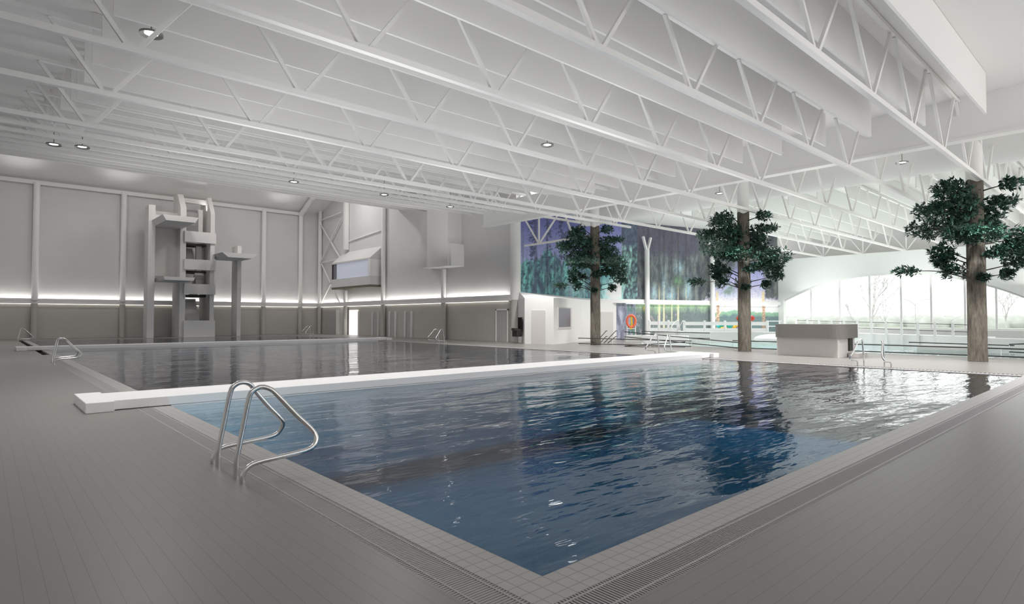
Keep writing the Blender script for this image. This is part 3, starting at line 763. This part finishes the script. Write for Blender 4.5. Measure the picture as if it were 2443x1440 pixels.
for s in (-1,1): MB().tube(smooth_path([(0,0,3.9),(RV.x*s*1,RV.y*s*1,4.6),(RV.x*s*2.2,RV.y*s*2.2,4.8)],3),.05,6).build('arm', M['bare'], t)

# ------------------------------------------------------------------ white changing hut in the corner
hut = empty('changing_hut', (30,28,0)); tag(hut, 'low white faceted hut with two doors and a dark window below the forest mural', 'hut')
HP = [(27.3,29.6),(25.85,27.4),(26.75,25.7),(30.9,27.0),(35.9,27.75),(35.9,27.9)]
HZ = 2.93
def hw(name, a, b, z0, z1, th, m, parent=hut, off=0.0, base=(30,28)):
    a = Vector(a)-Vector(base); b = Vector(b)-Vector(base); d = (b-a).normalized(); n_ = Vector((d.y,-d.x))
    a = a+n_*off; b = b+n_*off; c = b-n_*th; e = a-n_*th
    q = MB(); q.prism([(a.x,a.y),(b.x,b.y),(c.x,c.y),(e.x,e.y)][::1], z0, z1); return q.build(name, m, parent)
M['hutd'] = mat('hut_paint_side', (.62,.60,.585), .7); M['hutw'] = mat('hut_paint', (.80,.79,.775), .65)
for i in range(4): hw('wall_panel', HP[i], HP[i+1], 0, HZ, .12, M['hutw'])
b = MB()
R0 = [(x-30,y-28,HZ) for x,y in HP]+[(27.5-30,29.7-28,3.45)]
b.add(R0, [(6,0,1),(6,1,2),(6,2,3),(6,3,4),(6,4,5),(0,6,5)]); b.build('roof', M['hutw'], hut)
def on(a,b,t): return (a[0]+(b[0]-a[0])*t, a[1]+(b[1]-a[1])*t)
hw('door_panel', on(HP[1],HP[2],.25), on(HP[1],HP[2],.72), 0, 2.15, .03, M['hutd'], off=.03)
hw('door_panel', on(HP[3],HP[4],.5), on(HP[3],HP[4],.85), 0, 2.1, .03, M['hutd'], off=.03)
wfr = hw('window_frame', on(HP[2],HP[3],.14), on(HP[2],HP[3],.60), .95, 2.35, .05, M['kiosk'], off=.04)
hw('window_glass', on(HP[2],HP[3],.16), on(HP[2],HP[3],.55), 1.08, 2.28, .03, M['glassgrey'], parent=wfr, off=.06)
b = MB(); b.prism([(26.9-30,25.6-28),(31.0-30,26.8-28),(33,27.2-28),(33.3-30,25.2-28)][::-1], 0,.12); 
# drinking fountain unit on the dark side of the hut
un = empty('mounted_unit', (25.9,28.55,0)); tag(un, 'black wall-mounted unit on the dark side of the white hut', 'wall unit')
a_, b_2 = Vector((26.35,28.15)), Vector((26.95,29.05))
b = MB(); b.bar((.02,-.75+.0,1.25),(.42,-.1,1.25),.12,.9); b.build('back_plate', M['dark'], un)
b = MB(); b.box(-.35,.15,-.75,-.25,.45,.95); bw_ = b.build('bowl', M['black'], un, bevel=.06)
b = MB(); b.box(-.55,-.3,-.75,-.45,.85,1.0); b.build('spout', M['black'], bw_)

# lifebuoy stand
p = gat(1506,790,42.2); st = empty('lifebuoy_stand', p); tag(st, 'orange life ring with yellow rope on a white stand before the mural', 'life ring')
rx_, ry_ = RV, Vector((0,0,1))
ringp = [tuple(RV*(.30*math.cos(a))+Vector((0,0,1.42+.42*math.sin(a)))) for a in [2*PI*k/24 for k in range(25)]]
b = MB(); b.tube(ringp,.09,8,False); lr_ = b.build('life_ring', M['orange'], st)
b = MB(); b.tube([(0-.0,0,1.75),(.05,-.02,1.2),(-.04,0,.85)],.07,6); b.build('rope', M['yellow'], lr_)
b = MB()
for s in (-1,1): b.bar(tuple(RV*(s*.3)),tuple(RV*(s*.3)+Vector((0,0,1.15))),.04)
b.bar(tuple(RV*-.3+Vector((0,0,.9))),tuple(RV*.3+Vector((0,0,.9))),.04); b.build('frame', M['white'], st)

# ------------------------------------------------------------------ grey kiosk
ks = empty('kiosk', (27.2,10.3,0)); tag(ks, 'low grey and beige kiosk with a rounded overhanging top band on the pool deck', 'kiosk')
def rr(x0,x1,y0,y1,r,n=6):
    pts = []
    for cx,cy,a0 in ((x0+r,y0+r,PI),(x1-r,y0+r,1.5*PI),(x1-r,y1-r,0),(x0+r,y1-r,.5*PI)):
        for k in range(n+1): a = a0+k*PI/2/n; pts.append((cx+r*math.cos(a), cy+r*math.sin(a)))
    return pts
b = MB(); b.prism(rr(-.95,1.0,-1.3,1.25,.06), 0,.82); b.build('body', M['kiosk'], ks)
b = MB(); b.prism(rr(-1.12,1.15,-1.5,1.38,.5), .80,1.38); b.build('top_band', M['kiosk_top'], ks)
b = MB(); b.box(.15,.55,-1.36,-1.29,.25,.78); b.build('niche', M['dgap'], ks)
b = MB(); b.prism(rr(.0,1.2,-1.75,-1.3,.12), 0,.16); b.build('step', M['kiosk'], ks)

# ------------------------------------------------------------------ leisure pool and its surroundings
lp = empty('leisure_pool', (40,12,0)); tag(lp, 'bright shallow leisure pool beyond the tree columns', 'leisure pool')
M['lbasin'] = tilemat('leisure_basin_tile', (.78,.84,.83), (.66,.74,.74), .5,.5,.01,.6)
b = MB(); b.box(31.2-40,49.5-40,1-12,22.9-12,-1.0,-.9).box(31.2-40,31.3-40,1-12,22.9-12,-.9,-.005).box(49.4-40,49.5-40,1-12,22.9-12,-.9,-.005).box(31.3-40,49.4-40,1-12,1.1-12,-.9,-.005).box(31.3-40,49.4-40,22.8-12,22.9-12,-.9,-.005)
b.build('basin', M['lbasin'], lp)
b = MB(); x0,x1,y0,y1,z0,z1 = 31.25-40,49.45-40,1.05-12,22.85-12,-.95,-.03
V8 = [(x0,y0,z0),(x1,y0,z0),(x1,y1,z0),(x0,y1,z0),(x0,y0,z1),(x1,y0,z1),(x1,y1,z1),(x0,y1,z1)]
b.add(V8,[(4,5,6,7)],mi=0); b.add(V8,[(0,3,2,1),(0,1,5,4),(1,2,6,5),(2,3,7,6),(3,0,4,7)],mi=1)
b.build('water', [M['lwater'],M['lwaterside']], lp)

def railing(name, label, pts, hts, m=M['black'], r=.022, post_every=2.4, postm=M['white'], group=None, base=None, cat='railing'):
    """pts: ground polyline; hts: heights of the horizontal rails"""
    o = pts[0]; t = empty(name, o); tag(t, label, cat, group)
    Q = [Vector(p)-Vector(o) for p in pts]
    for h in hts:
        b = MB(); b.tube([q+Vector((0,0,h)) for q in Q], r, 6); b.build('handrail', m, t)
    for a_,b_ in zip(Q,Q[1:]):
        L = (b_-a_).length; n_ = max(1,int(L/post_every))
        for k in range(n_+1):
            q = a_+(b_-a_)*k/n_
            if k == 0 and a_ is not Q[0]: continue
            b = MB(); b.tube([q,q+Vector((0,0,max(hts)))], .016, 5); b.build('post', postm, t)
    return t
G = 'black pool railings'
railing('pool_railing','black two-bar railing along the deck edge right of the kiosk',[(30.9,10.6,-.1),(30.9,1.4,-.1)],[.5,.18],group=G,r=.028)
railing('pool_railing','black two-bar railing along the deck edge between middle tree and kiosk',[(30.9,16.0,-.1),(30.9,12.6,-.1)],[.5,.12],group=G,r=.028)
def gp(u,v,d=None):   # ground point seen at pixel (u,v)
    r_ = RMat@Vector((u-CX,v-CY,F)); k = -1.65/r_.z; p = EYE+r_*k; return (p.x,p.y,0)
def rail2(label, u0,vt0,vb0, u1,vt1,vb1, d0, d1, m=M['black'], r=.028):
    """straight railing whose upper/lower bars pass given sight lines at given depths"""
    A = at(u0,vt0,d0); B = at(u1,vt1,d1); a_ = at(u0,vb0,d0); b_ = at(u1,vb1,d1)
    o = Vector((A.x,A.y,0)); t = empty('pool_railing', o); tag(t, label, 'railing', G)
    for p,q in ((A,B),(a_,b_)):
        bb = MB(); bb.tube([p-o,q-o], r, 6); bb.build('handrail', m, t)
    n_ = max(2,int((B-A).length/2.2))
    for k in range(n_+1):
        p = A+(B-A)*k/n_; zb = max(-.05, min(a_.z,b_.z)-.35)
        bb = MB(); bb.tube([p-o, Vector((p.x,p.y,zb))-o], .014, 5); bb.build('post', M['white'], t)
rail2('black railing starting left of the leftmost tree and running to the ramp',1380,806,819,1650,813,826,36.5,31.5)
rail2('black ramp railing descending rightwards behind the left ladder rails',1490,791,803,1765,817,830,38,32)
rail2('black upper landing railing ending behind the middle tree',1530,790,803,1694,794,807,38,36)
rail2('black ramp railing crossing back behind the left ladder rails',1490,825,826,1635,815,828,34,33)
rail2('black railing far across the leisure pool right of the kiosk',2168,816,838,2420,824,845,32,30)
rail2('short black railing at the far right edge of the frame',2408,821,839,2470,819,842,27,26)
# stair handrails by the leftmost tree
sh = empty('stair_handrails', gat(1440,815,33)); tag(sh, 'four slanted black stair handrails right of the leftmost tree', 'handrail')
O = Vector(sh.location)
for u0,v0,u1,v1 in ((1432,805,1449,789),(1432,817,1449,802),(1441,818,1472,789),(1450,818,1472,802)):
    a_ = at(u0,v0,33); b_ = at(u1-3,v1,33.5); c_ = at(u1,v1,33.5)
    MB().tube([a_-O,b_-O,c_-O],.024,6).build('handrail', M['black'], sh)
# raised platform and fence behind
def platform(name, label, u0,u1,d0,d1,zt,th=1.6,m=None,cat='platform'):
    A = Vector(gat(u0,760,d0)); B = Vector(gat(u1,760,d1)); dv = (B-A).normalized(); n_ = Vector((-dv.y,dv.x,0))
    if n_.dot(FV) < 0: n_ = -n_
    q = MB(); C = (A+B)/2
    pl = [A-C,B-C,B-C+n_*th,A-C+n_*th]; q.prism([(p.x,p.y) for p in pl], 0, zt)
    o = q.build(name, m or M['rampwall']); o.location = (C.x,C.y,-.02); tag(o,label,cat); return A,B,n_
platform('raised_walkway','long grey raised walkway wall under the white fence by the mural',1562,1875,41.5,39.5,.70)
platform('ramp_block','grey ramp block at the foot of the mural left end',1492,1550,40.5,40,.45)
platform('low_white_wall','low white wall below the ladder rails left of the middle tree',1530,1640,37.5,36.5,.55,1.0,M['white'],'low wall')
def fence(label, u0,u1,d0,d1,z0,h,n_,brd=((.62,.95),(.0,.34)),m=M['white'],pw=.12):
    A = Vector(gat(u0,760,d0,z0)); B = Vector(gat(u1,760,d1,z0)); t = empty('board_fence', A); tag(t,label,'fence','white board fences')
    D_ = B-A
    for a_,b_ in brd:
        q = MB(); q.bar(Vector((0,0,h*(a_+b_)/2)), D_+Vector((0,0,h*(a_+b_)/2)), .05, h*(b_-a_)); q.build('board', m, t)
    for k in range(n_+1):
        p = D_*k/n_; q = MB(); q.bar(p,p+Vector((0,0,h*1.08)),pw,pw); q.build('post', m, t)
fence('white board fence on the raised walkway, left section by the life ring',1549,1617,41.5,41.2,.70,.75,3)
fence('white board fence on the raised walkway, long section towards the middle tree',1632,1830,41.1,40,.70,.72,4)
# slide frame
A = gat(1832,760,39,.72); sf = empty('slide_ladder', A); tag(sf,'white ladder frame at the top of the slide left of the kiosk','ladder')
q = MB(); 
for k in (0,.75): q.bar(tuple(RV*k),tuple(RV*k+Vector((0,0,.75))),.07)
for zz in (.72,.38): q.bar((0,0,zz),tuple(RV*.9+Vector((0,0,zz))),.06)
q.build('frame', M['white'], sf)
# slide bowl
A = Vector(gat(1852,760,37,.32)); sb = empty('slide_bowl', A); tag(sb,'rounded white slide bowl between the middle tree and the kiosk','slide')
q = MB(); vs = []; fs = []; nn = 24; mm = 8
for i in range(mm+1):
    ph = -PI/2+PI*i/mm
    for k in range(nn): a = 2*PI*k/nn; vs.append((1.35*math.cos(ph)*math.cos(a),1.35*math.cos(ph)*math.sin(a),.33*math.sin(ph)))
for i in range(mm):
    for k in range(nn): fs.append((i*nn+k,i*nn+(k+1)%nn,(i+1)*nn+(k+1)%nn,(i+1)*nn+k))
q.add(vs,fs,True); q.build('bowl', M['white'], sb)
# floats and sprays
A = gat(1712,760,41.7,.84); fl = empty('pool_float', A); tag(fl,'teal and yellow foam float standing behind the white fence','pool float','foam floats')
q = MB(); q.tube(smooth_path([tuple(Vector((0,0,.15))),tuple(RV*.25+Vector((0,0,.33))),tuple(RV*.6+Vector((0,0,.36))),tuple(RV*.95+Vector((0,0,.2)))],4),.16,8); q.build('body', M['teal'], fl)
q = MB(); q.tube([tuple(RV*.15+Vector((0,0,.08))-FV*.2),tuple(RV*.55+Vector((0,0,.12))-FV*.2)],.08,8); q.build('stripe', M['yellow'], fl)
A = gat(1749,760,41.7,.84); fl = empty('pool_float', A); tag(fl,'yellow and purple slanted foam float behind the white fence','pool float','foam floats')
q = MB(); q.tube([(0,0,.08),tuple(RV*.35+Vector((0,0,.42)))],.12,8); q.build('body', M['yellow'], fl)
q = MB(); q.tube([tuple(RV*.28+Vector((0,0,.08))),tuple(RV*.5+Vector((0,0,.3)))],.1,8); q.build('stripe', M['purple'], fl)
for u,l in ((1765,'left of the middle tree trunk'),(1792,'right of the middle tree trunk')):
    A = gat(u,760,41.2,.7); sp = empty('spray_post', A); tag(sp,'white post with a red round head, '+l,'spray post','red-headed spray posts')
    MB().cyl(0,0,0,.75,.03,8).build('pole', M['white'], sp)
    q = MB(); q.tube([(0,0,.7),(0,0,.82),(0,0,.98),(0,0,1.08)],.12,12); 
    q2 = MB(); vs=[];fs=[]
    for i in range(7):
        ph=-PI/2+PI*i/6
        for k in range(12): a=2*PI*k/12; vs.append((.24*math.cos(ph)*math.cos(a),.24*math.cos(ph)*math.sin(a),.92+.2*math.sin(ph)))
    for i in range(6):
        for k in range(12): fs.append((i*12+k,i*12+(k+1)%12,(i+1)*12+(k+1)%12,(i+1)*12+k))
    q2.add(vs,fs,True); q2.build('head', M['red'], sp)
# distant ladder rails on the walkway
c_ = copy_tree(rail); p = gat(1630,790,40.6,.55); c_.location = p; c_.rotation_euler = (0,0,math.radians(160)); c_['label'] = 'small steel grab rails on the raised walkway between the two white fences'

# white bridge with railing (right background)
A = Vector(gat(1900,760,44)); B = Vector(gat(2318,760,33))
t = empty('bridge_railing', A); tag(t,'white posted railing with thin dark bars on the walkway right of the kiosk','railing')
D_ = B-A; zA, zB = .75, .55
for h in (.72,.32):
    q = MB(); q.tube([Vector((0,0,zA+h)),D_+Vector((0,0,zB+h-.02))],.016,5); q.build('handrail', M['black'], t)
for k in range(13):
    p = D_*k/12; z_ = zA+(zB-zA)*k/12; q = MB(); q.bar(p+Vector((0,0,0)),p+Vector((0,0,z_+.8)),.13,.13); q.build('post', M['white'], t)
platform('white_walkway','low white curved walkway wall below the posted railing',1960,2330,43,32.5,.62,1.4,M['white'],'walkway')
platform('white_pool_wall','low white pool wall at the far right behind the tree trunk',2330,2470,33,30,.55,1.2,M['white'],'low wall')
platform('grey_pool_step','pale grey step block in the water left of the far right trunk',2186,2316,31,29.5,.22,.8,M['rampwall'],'step')

# ------------------------------------------------------------------ lights
def area(name, loc, rot, sx, sy, p, col=(1,1,1)):
    l = bpy.data.lights.new(name,'AREA'); l.shape = 'RECTANGLE'; l.size = sx; l.size_y = sy; l.energy = p; l.color = col
    o = bpy.data.objects.new(name, l); COL.objects.link(o); o.location = loc; o.rotation_euler = rot; return o
def spot(name, loc, rot, p, ang, col=(1,1,1), blend=.6, rad=.15):
    l = bpy.data.lights.new(name,'SPOT'); l.energy = p; l.spot_size = math.radians(ang); l.spot_blend = blend; l.color = col; l.shadow_soft_size = rad
    o = bpy.data.objects.new(name, l); COL.objects.link(o); o.location = loc; o.rotation_euler = rot; return o
# upward fill lights added without fittings to brighten the roofs of both halls
for x in (35.5,41,46.5,51):
    for y in (4.5,12.0,19.5): area('leisure_roof_fill', (x,y,3.9), (PI,0,0), 4.5, 4.5, 85, (.99,1,.97))
for x in (6,12.5,19.5,26):
    for y in (-1.5,4,10,16,22,28): 
        if x < 26 or y < 24: area('hall_roof_fill', (x,y,4.9), (PI,0,0), 4.5, 4.0, (76 if x<10 else 74 if x<18 else 50)*(.08 if y<0 else .5 if y<6 else 1), (1,.985,.965))
for x in (6,14,22):
    for y in (35,43): area('hall_roof_fill', (x,y,6.0), (PI,0,0), 5, 5, 85, (1,.98,.96))
for x in (4,10.5,17,23.5):
    area('dive_lamp', (x,51,15.1), (0,0,0), 1.5, 1.5, 310, (1,.97,.95))
for x in (2.1,8.7,15.1,22.3):
    spot('wall_washer', (x,58.2,11.4), (math.radians(172),0,0), 75, 95, (1,.98,.96), 1)
for x,y,z,p_ in [(2.72,15.0,6.5,420),(-.8,11.5,6.5,240),(15.3,14.0,6.5,600),(8,13.2,6.5,420),(2.72,26.9,7.4,450),(15.4,26.9,7.4,450),(19.9,27.3,7.4,400),(25.2,8.7,6.5,1200),(25.6,12,6.5,900),(26.0,18,6.5,1100),(25,25,6.6,900),(25.5,3,6.5,1200),
                    (31.0,22.3,6.5,600),(37,23,6.5,900),(43,21,6.5,1000),(49,19.5,6.5,900),(35,13,6.5,500),(42,12,6.5,500)]:
    spot('downlight_and_fill', (x,y,z), (0,0,0), p_*1.55, 140, (1,.985,.965), .8, .22)  # a few sit under the round downlights, the rest are added fill without fixtures
for x in (4.5,8,11.5,15,18.5):
    area('underwater_fill', (x,PY0+.05,-.75), (math.radians(-90),0,0), 1.2, .5, 62, (.74,.95,1))  # added fill without fittings, brightens the submerged hull and basin
for y,p_ in ((7.6,17),(9.2,17),(10.8,17)):
    area('underwater_fill', (PX0+.05,y,-.6), (math.radians(90),0,math.radians(-50)), .9, .5, p_, (.80,.95,1))  # more added fill, brightening the left part of the hull
for x,y,p_ in ((10.5,-1.5,420),(16,-2.5,900),(21,-2.5,900)):
    spot('downlight_and_fill', (x,y,6.5), (0,0,0), p_, 130, (.88,.93,1), .9, .3)  # fill spots added without fixtures to brighten the right-hand floor
spot('doorway_lamp', (26.6,53.6,2.7), (0,math.radians(15),0), 60, 120)

w = bpy.data.worlds.new('World'); S.world = w; w.use_nodes = True
bg = w.node_tree.nodes['Background']; bg.inputs[0].default_value = (1,.995,.985,1); bg.inputs[1].default_value = 2.0

# ------------------------------------------------------------------ camera
cam = bpy.data.cameras.new('camera'); co = bpy.data.objects.new('camera', cam); COL.objects.link(co)
cam.sensor_fit = 'HORIZONTAL'; cam.sensor_width = 36; cam.lens = F/2443*36; cam.clip_end = 600; cam.clip_start = .05
# camera axes: right, up, back  (columns)
right = RMat@Vector((1,0,0)); up = RMat@Vector((0,-1,0)); back = RMat@Vector((0,0,-1))
mw = Matrix((right,up,back)).transposed().to_4x4(); mw.translation = EYE
co.matrix_world = mw
S.camera = co
vs_ = S.view_settings; vs_.view_transform = 'Standard'; vs_.look = 'None'; vs_.gamma = 1; vs_.use_curve_mapping = False; vs_.exposure = 0.0
